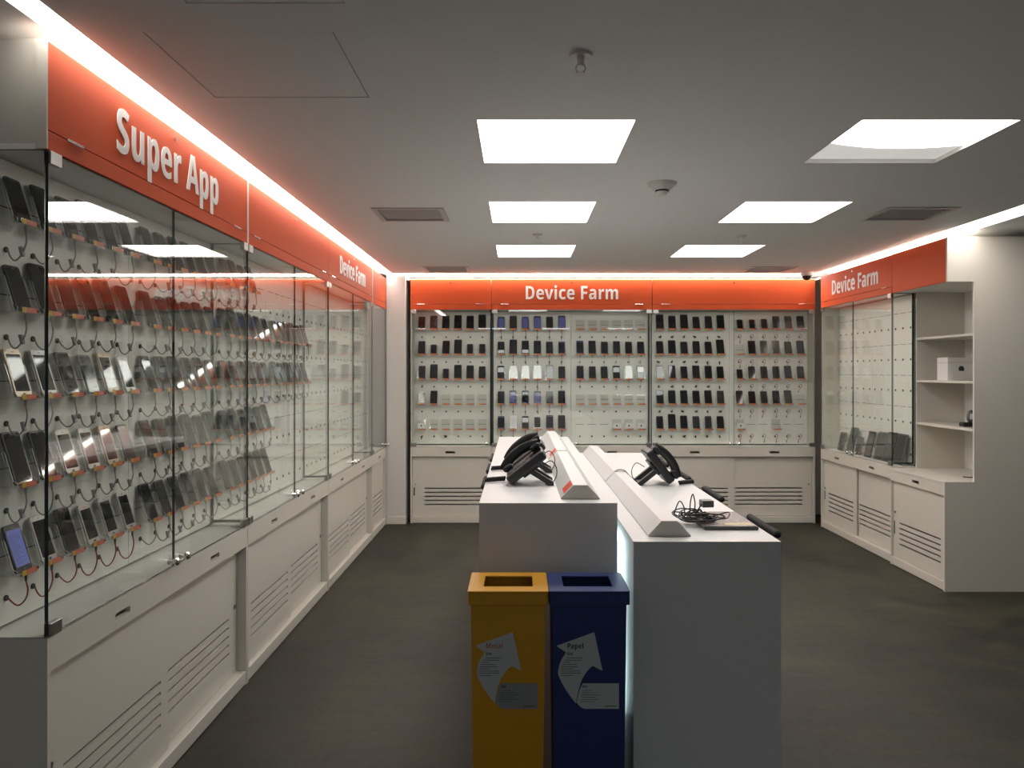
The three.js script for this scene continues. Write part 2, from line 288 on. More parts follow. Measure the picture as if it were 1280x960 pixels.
// ---------- phones, holders, charging cables ----------
const LEAN = 17 * Math.PI / 180;
const phoneGeo = {};
function phoneSet(w, h) {
  const key = w + '_' + h; if (phoneGeo[key]) return phoneGeo[key];
  const body = ext(roundShape(-w / 2, w / 2, 0, h, 0.009), 0.0062, 0.0008, 3); body.translate(0, 0.0008, 0.0008);
  const full = ext(roundShape(-w / 2 + 0.003, w / 2 - 0.003, 0.005, h - 0.005, 0.006), 0.0005, 0, 3); full.translate(0, 0, 0.0079);
  const inset = ext(roundShape(-w / 2 + 0.0045, w / 2 - 0.0045, 0.017, h - 0.015, 0.001), 0.0005, 0, 2); inset.translate(0, 0, 0.0079);
  const upper = ext(rectShape(-w / 2 + 0.0045, w / 2 - 0.0045, h * 0.52, h - 0.016), 0.0005); upper.translate(0, 0, 0.0086);
  const lower = ext(rectShape(-w / 2 + 0.0045, w / 2 - 0.0045, 0.014, h * 0.34), 0.0005); lower.translate(0, 0, 0.0086);
  const ear = ext(roundShape(-0.006, 0.006, h - 0.0095, h - 0.0075, 0.0009), 0.0004, 0, 2); ear.translate(0, 0, 0.0086);
  const home = ext(roundShape(-0.006, 0.006, 0.005, 0.0115, 0.003), 0.0004, 0, 2); home.translate(0, 0, 0.0086);
  return phoneGeo[key] = { body, full, inset, upper, lower, ear, home };
}
const kinds = {   // code: [size, body material, screen material, screen shape, words]
  k: ['m', 'blackPhone', 'screenOff', 'full', 'black smartphone with dark screen'], K: ['l', 'blackPhone', 'screenOff', 'full', 'large black smartphone with dark screen'],
  s: ['s', 'blackPhone', 'screenOff', 'full', 'small black smartphone'], g: ['m', 'greyPhone', 'screenDim', 'full', 'dull grey smartphone'],
  w: ['m', 'silverPhone', 'screenOff', 'inset', 'silver smartphone with dark screen'], o: ['m', 'goldPhone', 'screenOff', 'inset', 'gold smartphone with dark screen'],
  b: ['m', 'blackPhone', 'screenBlue', 'inset', 'smartphone with lit blue screen'], B: ['m', 'bluePhone', 'screenOff', 'inset', 'dark blue smartphone'],
  q: ['m', 'blackPhone', 'screenGrid', 'inset', 'smartphone showing bright blue page'],
  l: ['m', 'silverPhone', 'screenWhite', 'inset', 'smartphone with lit white screen'], h: ['m', 'blackPhone', 'screenOff', 'upper', 'smartphone with half lit white screen'], j: ['m', 'blackPhone', 'screenOff', 'lower', 'smartphone lit white at the bottom'],
};
const sizes = { s: [[0.054, 0.102], [0.057, 0.108]], m: [[0.066, 0.132], [0.068, 0.138], [0.07, 0.142]], l: [[0.0725, 0.148], [0.074, 0.154]] };
const holderGeo = (() => {
  const c = Math.cos(LEAN), s = Math.sin(LEAN);
  const plate = new THREE.BoxGeometry(0.081, 0.105, 0.0025); plate.translate(0, 0.05, 0); plate.rotateX(-LEAN); plate.translate(0, 0.001, 0.046);
  const ledge = bx(-0.038, 0.038, -0.004, -0.0008, 0.0006, 0.066);
  const rib = (u) => { const sh = new THREE.Shape(); sh.moveTo(0.002, 0); sh.lineTo(0.062, 0); sh.lineTo(0.062, 0.012); sh.lineTo(0.05, 0.018); sh.lineTo(0.05 - 0.08 * s / c, 0.098); sh.lineTo(0.002, 0.098); sh.closePath(); const g = ext(sh, 0.0025); g.rotateY(-Math.PI / 2); g.translate(u, 0, 0); return g; };
  return { plate, ledge, ribs: [rib(-0.0408), rib(0.0433)],
    lip: bx(-0.036, 0.036, -0.0038, 0.0125, 0.0662, 0.0685), strip: (() => { const g = new THREE.BoxGeometry(0.066, 0.0145, 0.0008); g.translate(0, 0.0045, 0.0691); return g; })(),
    screw: (() => { const g = new THREE.CylinderGeometry(0.0045, 0.0045, 0.007, 10); g.rotateZ(Math.PI / 2); g.translate(0.041, 0.004, 0.064); return g; })() };
})();
const clearBox = [M.acrylicEdge, M.acrylicEdge, M.acrylicEdge, M.acrylicEdge, M.acrylic, M.acrylic];
function cableGeos(style) {
  const z0 = 0.058, y0 = -0.005;
  if (style === 'stub') { const a = rnd() * 2 - 1; const p = [[0, -0.072, 0.0072], [a * 0.008, -0.066, 0.014], [a * 0.018, -0.058 - 0.03 * rnd(), 0.02]]; return { cord: tube(p, 0.0036, 8, 6), plug: (() => { const g = new THREE.CylinderGeometry(0.0062, 0.0058, 0.026, 8); g.rotateZ(-a * 0.9); g.translate(a * 0.024, p[2][1] - 0.006, 0.021); return g; })() }; }
  if (style === 'loop') { const a = rnd() - 0.5; return { cord: tube([[0, -0.072, 0.0072], [-0.012, -0.08, 0.03], [-0.017, -0.062, 0.04], [0.004, -0.046, 0.038], [0.016, -0.064, 0.034], [0.004 + a * 0.02, -0.092, 0.03], [a * 0.04, -0.115, 0.028]], 0.0022, 24, 5), plug: (() => { const g = new THREE.CylinderGeometry(0.004, 0.004, 0.018, 8); g.translate(a * 0.04, -0.122, 0.028); return g; })() }; }
  const sw = (rnd() - 0.5) * 0.024, dip = 0.094 + rnd() * 0.014;
  const cord = tube([[0, y0 - 0.016, z0], [sw * 0.4, -0.052, z0 + 0.004], [sw, -dip + 0.014, z0 - 0.008], [sw * 0.8, -dip, z0 - 0.026], [sw * 0.3, -dip + 0.012, 0.016], [0, -0.072, 0.0072]], 0.0023, 18, 5);
  const plug = cyl(0.0042, 0.003, 0.019, 0, y0 - 0.009, z0, 8);
  let ferrite; if (style === 'ferrite') { ferrite = new THREE.BoxGeometry(0.011, 0.027, 0.008); ferrite.rotateX(-0.25); ferrite.translate(sw * 0.9, -dip + 0.026, z0 - 0.006); }
  return { cord, plug, ferrite };
}
const cableVariants = {};
const variant = (style) => { const a = cableVariants[style] ??= Array.from({ length: 6 }, () => cableGeos(style)); return a[Math.floor(rnd() * 6)]; };
const ordinal = ['first', 'second', 'third', 'fourth', 'fifth', 'sixth', 'seventh', 'eighth', 'ninth', 'tenth', 'eleventh', 'twelfth'];
const rowWord = ['top row', 'second row', 'middle row', 'fourth row', 'bottom row'];
// rows: strings with one code per column: '.' empty holder, '-' bare slot, 't' holder with white card
function stock(c, rows, place, from, cableOf, jitter = 0.002) {
  rows.forEach((line, r) => [...line].forEach((code, i) => {
    const where = `${place}, ${rowWord[r]}, ${ordinal[i]} from ${from}`;
    const base = new THREE.Vector3(c.cols[i], rowLip[r], PANEL_W).applyMatrix4(c.t.matrixWorld), at = [base.x, base.y, base.z];
    const style = cableOf(r, i, code);
    if (style) {
      const v = variant(style[0]), cb = thing('charging_cable', `${style[2]} charging cable in ${where}`, 'cable', at, c.turn, 'charging cables below the phones');
      mesh('cord', v.cord, M[style[1]], cb); mesh('plug', v.plug, M[style[1] === 'greyCable' ? 'greyCable' : 'blackCable'], cb); if (v.ferrite) mesh('ferrite', v.ferrite, M.greyCable, cb);
    }
    if (code === '-') return;
    const hd = thing('phone_holder', `orange-lipped clear holder, ${where}`, 'phone holder', at, c.turn, 'clear phone holders');
    mesh('cradle', holderGeo.plate, clearBox, hd); mesh('ledge', holderGeo.ledge, M.acrylic, hd); for (const g of holderGeo.ribs) mesh('support_rib', g, [M.acrylic, M.acrylicEdge], hd);
    mesh('lip', holderGeo.lip, M.acrylic, hd); mesh('label_strip', holderGeo.strip, M.strip, hd); mesh('screw', holderGeo.screw, M.blackPlastic, hd);
    if (code === '.') return;
    if (code === 't') {
      const card = thing('price_card', `white card standing in holder, ${where}`, 'card', at, c.turn, 'white cards in empty holders');
      const g = bx(-0.037, 0.037, 0, 0.052, 0, 0.0008); g.rotateX(-LEAN * 0.5); g.translate(0, 0.0125, 0.0705); mesh('sheet', g, M.tagCard, card);
      const g2 = bx(-0.007, 0.007, 0.018, 0.034, 0.0009, 0.0012); g2.rotateX(-LEAN * 0.5); g2.translate(0, 0.0125, 0.0705); mesh('mark', g2, M.tagMark, card); return;
    }
    const k = kinds[code], opts = sizes[k[0]], [w, h] = opts[Math.floor(rnd() * opts.length)], G = phoneSet(w, h);
    const p = thing('smartphone', `${k[4]}, ${where}`, 'phone', at, c.turn, 'smartphones on display');
    p.rotation.order = 'YXZ'; p.rotation.x = -LEAN; p.rotation.z = (rnd() - 0.5) * 0.03;
    const off = new THREE.Vector3((rnd() - 0.5) * jitter, 0.002, 0.0485).applyAxisAngle(new THREE.Vector3(0, 1, 0), c.turn); p.position.add(off);
    mesh('body', G.body, M[k[1]], p);
    const lit = k[3] === 'upper' || k[3] === 'lower';
    const sc = mesh('screen', lit ? G.full : G[k[3]], M[k[2]], p);
    if (lit) mesh('screen_image', G[k[3]], M.screenWhite, sc);
    if (code === 'q') { const tl = []; for (let n = 0; n < 16; n++) tl.push(bx(-w / 2 + 0.008, w / 2 - 0.008 - rnd() * 0.03, 0.024 + n * (h - 0.05) / 16, 0.0262 + n * (h - 0.05) / 16, 0.0086, 0.0088)); mesh('screen_text', mergeGeometries(tl), M.screenText, sc); }
    mesh('earpiece', G.ear, M.greyPhone, p); if (k[3] === 'inset') mesh('home_button', G.home, k[1] === 'blackPhone' ? M.greyPhone : M.blackPhone, p);
  }));
}
const HALF = Math.PI / 2;
// long row
const L1 = cabinet([LEFT, 0, -2.10], HALF, 1.548, 'display cabinet with a glass end and big white header lettering', { text: 'Super App', textH: 0.135, endGlass: true, startTrim: true, trimEnd: true, brightLock: true });
const L2 = cabinet([LEFT, 0, -3.65], HALF, 1.548, 'display cabinet with plain header beside the glass-ended one', { brightLock: true });
const L3 = cabinet([LEFT, 0, -5.20], HALF, 1.548, 'empty display cabinet with small header lettering next to plain header', { text: 'Device Farm', trimEnd: true, brightLock: true });
const L4 = cabinet([LEFT, 0, -6.75], HALF, 0.70, 'narrow empty display cabinet next to white corner column', { doors: 1, pulls: [0.35], brightLock: true });
// end wall
const A = cabinet([-1.064, 0, -BACK], 0, 0.79, 'narrow end wall display cabinet with one louvred door', { doors: 1, pulls: [0.39], hinges: [0.1, 0.68], solidStart: true });
const B = cabinet([-0.272, 0, -BACK], 0, 1.572, 'wide end wall display cabinet under bold white lettering', { text: 'Device Farm' });
const C = cabinet([1.302, 0, -BACK], 0, 1.59, 'wide end wall display cabinet full of black phones beside dark corner', { noDivider: true, solidEnd: true });
// side row by the shelf unit
const R1 = cabinet([RIGHT, 0, -7.335], -HALF, 1.40, 'display cabinet with bare pegboard and tablets beside the shelf unit', { text: 'Device Farm', textU: 0.72, brightLock: true, solidStart: true });

const grey = (r) => ['ferrite', 'greyCable', 'grey'], red = ['cord', 'redCable', 'red'], black = ['cord', 'blackCable', 'black'], pale = ['cord', 'whiteCable', 'white'], stub = ['stub', 'blackCable', 'short black'], loop = ['loop', 'redCable', 'looped red'];
stock(L1, ['kkkKkkkkkkkk', 'kKkkKkkkkkkk', 'owkgowkkkkkk', 'KKwwogkkkggg', 'qwkwwwkkkkkk'], 'glass-ended cabinet', 'glass end', (r, i) => (r === 4 && i < 6 ? red : (i % 5 === 1 ? ['cord', 'greyCable', 'plain grey'] : grey())));
stock(L2, ['kkkk--------', 'kKkkkkkkkkkk', 'kgkkkkkkkkkk', 'kkkkkk------', 'kkkkkk------'], 'plain header cabinet', 'glass-ended cabinet', (r, i, k) => (k === '-' ? null : grey()));
stock(A, ['kkkKkK', 'kskKss', 'kKsKkk', 'wk....', 't.....'], 'narrow end wall cabinet', 'column', (r, i) => ((r === 2 && i === 0) || (r === 4 && (i === 0 || i === 2)) ? stub : null));
stock(B, ['bgbbgb......', 'jKjkkBBkkkkk', 'hlllkkkkkhlh', 'kbBbgk......', 'BlhwBk---ttt'], 'lettered end wall cabinet', 'narrow cabinet', (r, i, k) => (i < 6 ? black : (r === 1 || (r === 2 && i !== 7 && i !== 8)) ? pale : null));
stock(C, ['KkKkkKsssggk', 'kKkkkK.kggkk', 'kkkkkkskkkkk', 'kkkkkgkkkkk.', 'kKkggkt--.--'], 'corner end wall cabinet', 'lettered cabinet', (r, i) => (i < 6 ? stub : loop));

// ---------- open shelf unit ----------
{
  const W = 0.765, t = thing('shelf_unit', 'white open shelf unit on a louvred base beside the tablet cabinet', 'shelf unit', [RIGHT, 0, -5.93], -HALF), S = 0.018, F = 0.018, N = -0.18, D = -0.56;
  const prof = new THREE.Shape(); prof.moveTo(F, 0); prof.lineTo(F, 0.738); prof.lineTo(N, 0.738); prof.lineTo(N, 2.086); prof.lineTo(0.0006, 2.086); prof.lineTo(0.0006, H_TOP); prof.lineTo(D, H_TOP); prof.lineTo(D, 0); prof.closePath();
  const end = ext(prof, S); end.rotateY(-HALF);              // profile x -> local z, extruded along -x
  mesh('end_panel', end.clone().translate(W, 0, 0), M.laminate, t);
  mesh('inner_panel', bx(0.001, S, 0.738, 2.088, D, N), M.laminate, t); mesh('base_side', bx(0.001, S, 0, 0.719, D, F - 0.002), M.laminate, t);
  mesh('counter', rb(0.001, W - S, 0.72, 0.738, D + 0.012, F, 0.002), M.laminate, t);
  { const s = rectShape(S + 0.0004, W - S - 0.0004, 0.645, 0.719); s.holes.push(roundShape(0.33, 0.424, 0.672, 0.694, 0.004, THREE.Path)); const g = ext(s, 0.018, 0, 2); g.translate(0, 0, F - 0.02); mesh('rail', g, M.laminate, t); }
  const d = thingPart('door', t, [S + 0.002, 0.068, F - 0.026]);
  mesh('door_leaf', (() => { const g = ventDoorGeo(W - 2 * S - 0.004, 0.572, 0.09, W - 2 * S - 0.07, 0.1, 5, 0.0397); g.translate(0, 0, -0.005); return g; })(), M.laminate, d);
  { const g = new THREE.CylinderGeometry(0.01, 0.01, 0.008, 14); g.rotateX(HALF); g.translate(0.03, 0.34, 0.011); mesh('lock', g, M.steel, d); }
  mesh('finger_pull', rb(0.01, 0.02, 0.17, 0.27, 0.0055, 0.009, 0.001), M.slot, d);
  mesh('plinth', rb(S + 0.0004, W - S - 0.0004, 0.004, 0.064, -0.03, F - 0.002, 0.003), M.laminate, t);
  mesh('back_board', bx(S, W - S, 0.004, H_TOP - 0.02, D, D + 0.012), M.laminateInside, t);
  for (const v of [1.732, 1.408, 1.084]) mesh('shelf', rb(S, W - S, v - 0.009, v + 0.009, D + 0.012, N, 0.002), M.laminate, t);
  mesh('top_board', bx(0.001, W - S, H_TOP - 0.016, H_TOP, D + 0.012, -0.019), M.laminate, t);
  mesh('header_floor', bx(0.001, W - S, H_HEAD + 0.002, H_HEAD + 0.018, D + 0.012, -0.019), M.laminateInside, t);
  mesh('header_panel', rb(0.0015, W - S - 0.0008, H_HEAD, H_TOP - 0.004, -0.018, 0, 0.0015), M.orange, t);
}
struct('wall_partition', bx(RIGHT + 0.562, X1, 0, H_TOP, -5.30, -5.165), M.wall);
struct('wall_side', bx(RIGHT + 0.58, RIGHT + 0.68, 0, H_TOP, -D1, -5.30), M.wall);
{ // things on the shelves
  const b = thing('carton', 'white carton with black mark on the middle shelf', 'box', [3.185, 1.4175, -5.60]);
  mesh('carton_body', rb(-0.1, 0.1, 0, 0.165, -0.07, 0.07, 0.002), M.whitePlastic, b); mesh('lid_seam', bx(-0.1005, 0.1005, 0.128, 0.1295, -0.0703, 0.0703), M.greyPlastic, b);
  const s = new THREE.Shape(); s.moveTo(-0.02, -0.016); s.lineTo(0.016, -0.018); s.lineTo(0.02, -0.004); s.lineTo(0.014, 0.014); s.lineTo(0, 0.02); s.lineTo(-0.016, 0.015); s.lineTo(-0.022, 0.0); s.closePath();
  const g = ext(s, 0.0008); g.translate(0, 0.085, 0.0703); mesh('printed_mark', g, M.blackPlastic, b);
  const w = thing('smartwatch', 'ring shaped watch on a small black stand, lower shelf', 'watch', [3.165, 1.0935, -5.42]);
  mesh('stand', rb(-0.045, 0.05, 0, 0.03, -0.03, 0.03, 0.005), M.blackPlastic, w);
  const r = new THREE.TorusGeometry(0.034, 0.0055, 8, 28); r.scale(0.8, 1.15, 2.2); r.rotateZ(-0.3); r.rotateY(0.5); r.translate(0.02, 0.072, 0); mesh('strap', r, M.greyPlastic, w);
  const f = rb(-0.014, 0.014, 0.052, 0.09, 0.006, 0.016, 0.004); f.rotateY(0.5); f.translate(0.02, 0, 0.012); mesh('watch_case', f, M.silverPhone, w);
  tag(mesh('loose_cable', tube([[3.12, 0.7415, -5.40], [3.15, 0.7415, -5.37], [3.19, 0.7415, -5.39], [3.21, 0.7415, -5.43], [3.24, 0.7415, -5.42]], 0.003, 24, 6), M.blackCable), 'short dark cable lying on the shelf unit counter', 'cable');
  // tablets leaning on the pegboard
  const tabs = [[0.22, 0.115, 0.175, 0.03, 0], [0.42, 0.125, 0.235, 0.0, 1], [0.58, 0.10, 0.16, 0.06, 0], [0.77, 0.12, 0.225, -0.02, 1], [0.97, 0.15, 0.235, 0.02, 0], [1.13, 0.15, 0.245, 0.0, 1], [1.29, 0.14, 0.245, 0.0, 0]];
  tabs.forEach(([u, w, h, yaw, m], i) => {
    const p = new THREE.Vector3(u, H_COUNTER + 0.001, PANEL_W + 0.075).applyMatrix4(R1.t.matrixWorld);
    const t = thing('tablet', `dark tablet leaning on the bare pegboard, ${ordinal[i]} from the end wall`, 'tablet', [p.x, p.y, p.z], -HALF + yaw, 'tablets leaning in the bare cabinet');
    t.rotation.order = 'YXZ'; t.rotation.x = -0.22; 
    mesh('casing', ext(roundShape(-w / 2, w / 2, 0.002, h, 0.01), 0.007, 0.001, 3), m ? M.blackPhone : M.greyPlastic, t);
    const g = ext(roundShape(-w / 2 + 0.01, w / 2 - 0.01, 0.014, h - 0.012, 0.003), 0.0005, 0, 2); g.translate(0, 0, 0.0082); mesh('screen', g, M.screenDim, t);
  });
}

// ---------- islands ----------
function island(label, x0, x1, d0, d1, h, openSide) {
  const t = thing('counter_island', label, 'counter', [(x0 + x1) / 2, 0, -(d0 + d1) / 2]), w = (x1 - x0) / 2, d = (d1 - d0) / 2, T = 0.03;
  mesh('worktop', bx(-w, w, h - T, h, -d, d), M.topWhite, t);
  mesh('end_panel', bx(-w, w, 0.001, h - T, d - 0.035, d), M.topWhite, t);
  mesh('end_panel', bx(-w, w, 0.001, h - T, -d, -d + 0.035), M.topWhite, t);
  const a = openSide > 0 ? -w : w - 0.03;
  mesh('long_panel', bx(a + 0.0003, a + 0.0297, 0.001, h - T, -d + 0.036, d - 0.036), M.topWhite, t);
  return t;
}
const HL = 1.0, HR = 0.914;
island('taller white counter island behind the two recycling bins', -0.146, 0.358, 2.80, 5.67, HL, -1);
island('lower white counter island carrying the tangled charger cables', 0.38, 0.87, 2.553, 5.36, HR, 1);
// cable covers with trapezium section
function coverGeo(len) { const s = new THREE.Shape(); s.moveTo(-0.073, 0); s.lineTo(0.073, 0); s.lineTo(0.073, 0.004); s.lineTo(0.027, 0.053); s.lineTo(-0.027, 0.053); s.lineTo(-0.073, 0.004); s.closePath(); return ext(s, len, 0); }
function cover(label, x, d0, d1, h, sticker) {
  const t = thing('cable_cover', label, 'cable cover', [x, h + 0.0005, -d0]);
  const g = coverGeo(d1 - d0); g.translate(0, 0, -(d1 - d0)); mesh('cover_shell', g, M.topWhite, t);
  mesh('end_cap', (() => { const e = coverGeo(0.004); e.translate(0, 0, 0.0002); return e; })(), M.laminate, t);
  if (sticker) { const st = thingPart('sticker', t, [-0.0425, 0.0365, -0.075]); st.rotation.z = Math.atan2(0.049, 0.046);
    mesh('sticker_sheet', bx(-0.026, 0.022, 0, 0.0006, -0.06, 0.06), M.redSticker, st);
    mesh('sticker_mark', mergeGeometries([bx(-0.014, 0.010, 0.0007, 0.001, -0.03, -0.022), bx(-0.014, 0.010, 0.0007, 0.001, 0.018, 0.026), bx(-0.014, -0.009, 0.0007, 0.001, -0.022, 0.018)]), M.orange, st); }
}
cover('white cable cover with red sticker beside desk phone, taller island', 0.2295, 2.885, 4.13, HL, true);
cover('white cable cover with red sticker, end of taller island', 0.2295, 4.17, 5.52, HL, true);
cover('white cable cover ending beside tangled cables, lower island', 0.515, 2.635, 3.92, HR, false);
cover('white cable cover continuing along the lower island', 0.515, 3.95, 5.33, HR, false);
tag(mesh('white_cable', tube([[0.447, HR + 0.006, -3.94], [0.475, HR + 0.035, -3.935], [0.50, HR + 0.0615, -3.93], [0.535, HR + 0.0615, -3.935], [0.565, HR + 0.03, -3.94], [0.592, HR + 0.008, -3.94]], 0.005, 32, 8), M.whiteCable), 'pale cable bent over the joint of cable covers', 'cable');
{ // cool light strip in the gap between the islands
  const t = thing('led_strip', 'cool white light strip in the gap between the islands', 'light strip', [0.3585, 0, -2.95]);
  mesh('led_diffuser', bx(0.0005, 0.005, 0.22, 0.86, -0.13, 0.13), M.gapGlow, t);
  const l = areaLight(t, 'led_lamp', 0.26, 0.64, [0.0058, 0.54, 0], GAP_TINT, GAP_LIGHT, false); l.rotation.y = -HALF;
}

// ---------- bins ----------
function stickerArrow(kx) { // outline in metres about the bin centre, taken from the print
  const P = (x, y) => [(x - kx) * 0.000424, -(y - 400) * 0.000424];
  const s = new THREE.Shape(); const m = (f, ...a) => s[f](...a.flatMap(([x, y]) => P(x, y)));
  m('moveTo', [85, 185]); m('lineTo', [372, 80]); m('lineTo', [435, 375]); m('lineTo', [362, 338]); m('quadraticCurveTo', [320, 360], [280, 440]); m('quadraticCurveTo', [245, 520], [235, 625]); m('quadraticCurveTo', [130, 500], [98, 400]); m('quadraticCurveTo', [95, 320], [158, 235]); m('lineTo', [85, 185]);
  const b = new THREE.Shape(); const n = (f, ...a) => b[f](...a.flatMap(([x, y]) => P(x, y)));
  n('moveTo', [285, 470]); n('lineTo', [560, 470]); n('lineTo', [560, 665]); n('lineTo', [300, 665]); n('quadraticCurveTo', [262, 655], [240, 618]); n('quadraticCurveTo', [250, 530], [285, 470]);
  return [s, b];
}
function planarUV(g, x0, x1, y0, y1) { const p = g.attributes.position, uv = g.attributes.uv; for (let i = 0; i < p.count; i++) uv.setXY(i, (p.getX(i) - x0) / (x1 - x0), (p.getY(i) - y0) / (y1 - y0)); return g; }
function bin(label, x, mat, word, wordColor, boxColor) {
  const t = thing('recycling_bin', label, 'bin', [x, 0, -2.58]), H = 0.775, w = 0.129, d = 0.115;
  // tapered body, open at the top
  const body = new THREE.CylinderGeometry(1, 0.93, H - 0.045, 4, 1, true); body.rotateY(Math.PI / 4); body.scale((w - 0.009) * Math.SQRT2, 1, (d - 0.009) * Math.SQRT2); body.translate(0, (H - 0.045) / 2 + 0.003, 0);
  mesh('bin_body', body.toNonIndexed(), mat, t).geometry.computeVertexNormals();
  mesh('bin_bottom', bx(-w + 0.02, w - 0.02, 0.002, 0.008, -d + 0.02, d - 0.02), mat, t);
  // lid: rim plate with opening, skirt around it
  const lid = thingPart('lid', t);
  const s = roundShape(-w, w, -d, d, 0.008); s.holes.push(roundShape(-0.082, 0.082, -0.06, 0.072, 0.004, THREE.Path));
  const plate = ext(s, 0.004, 0.0015, 4); plate.rotateX(-HALF); plate.translate(0, H - 0.006, 0); mesh('rim_plate', plate, mat, lid);
  const ring = roundShape(-w, w, -d, d, 0.008); ring.holes.push(roundShape(-w + 0.005, w - 0.005, -d + 0.005, d - 0.005, 0.006, THREE.Path));
  const skirt = ext(ring, 0.036, 0.0008, 4); skirt.rotateX(-HALF); skirt.translate(0, H - 0.044, 0); mesh('skirt', skirt, mat, lid);
  mesh('shade_sheet', bx(-0.1, 0.1, H - 0.075, H - 0.07, -0.09, 0.09), M.binHoleShade, t);  // dark sheet under the lid, shade of the opening put into its colour
  // stickers
  const [a, b] = stickerArrow(335), fz = d - 0.0155;
  const tex = canvasTexture(512, 512, (c) => {
    c.fillStyle = '#b9bdbf'; c.fillRect(0, 0, 512, 512); const X = (x) => (x - 80) * 1.0, Y = (y) => (y - 75) * 0.86;
    c.fillStyle = wordColor; c.font = 'bold 48px sans-serif'; c.fillText(word, X(165), Y(205)); c.fillStyle = '#222'; c.font = 'bold 26px sans-serif'; c.fillText('Sim', X(165), Y(255));
    c.fillStyle = '#555'; [[165, 120, 275], [145, 130, 292], [130, 60, 308], [125, 110, 325], [120, 130, 342], [118, 90, 358], [118, 150, 375], [120, 150, 390], [120, 90, 408]].forEach(([x, l, y]) => c.fillRect(X(x), Y(y), l, 4));
  });
  const texB = canvasTexture(512, 256, (c) => {
    c.fillStyle = boxColor; c.fillRect(0, 0, 512, 256); c.fillStyle = '#222'; c.font = 'bold 34px sans-serif'; c.fillText('Não', 70, 46); c.fillStyle = '#555';
    for (let k = 0; k < 6; k++) c.fillRect(70 - k * 4, 70 + k * 22, 120 + ((k * 53) % 110), 5); c.fillRect(360, 222, 120, 10); c.beginPath(); c.arc(345, 227, 8, 0, 7); c.fill();
  });
  const k = 0.000424, px = (x) => (x - 335) * k, py = (y) => -(y - 400) * k;
  const ga = planarUV(ext(a, 0.0006, 0, 8), px(80), px(592), py(670), py(75)); const gb = planarUV(ext(b, 0.0006, 0, 8), px(235), px(562), py(667), py(468));
  for (const [g, tx, n] of [[ga, tex, 'arrow_sticker'], [gb, texB, 'notice_sticker']]) {
    g.rotateX(-0.0); const m = mesh(n, g, new THREE.MeshStandardMaterial({ map: tx, roughness: 0.55 }), t); m.position.set(0, 0.505, fz + 0.0065); m.rotation.x = -Math.atan2((d - 0.009) * 0.07, H - 0.045) * -1;
  }
}
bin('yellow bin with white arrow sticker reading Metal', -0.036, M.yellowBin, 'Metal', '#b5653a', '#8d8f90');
bin('blue bin with white arrow sticker reading Papel', 0.226, M.blueBin, 'Papel', '#141414', '#b9bdbf');

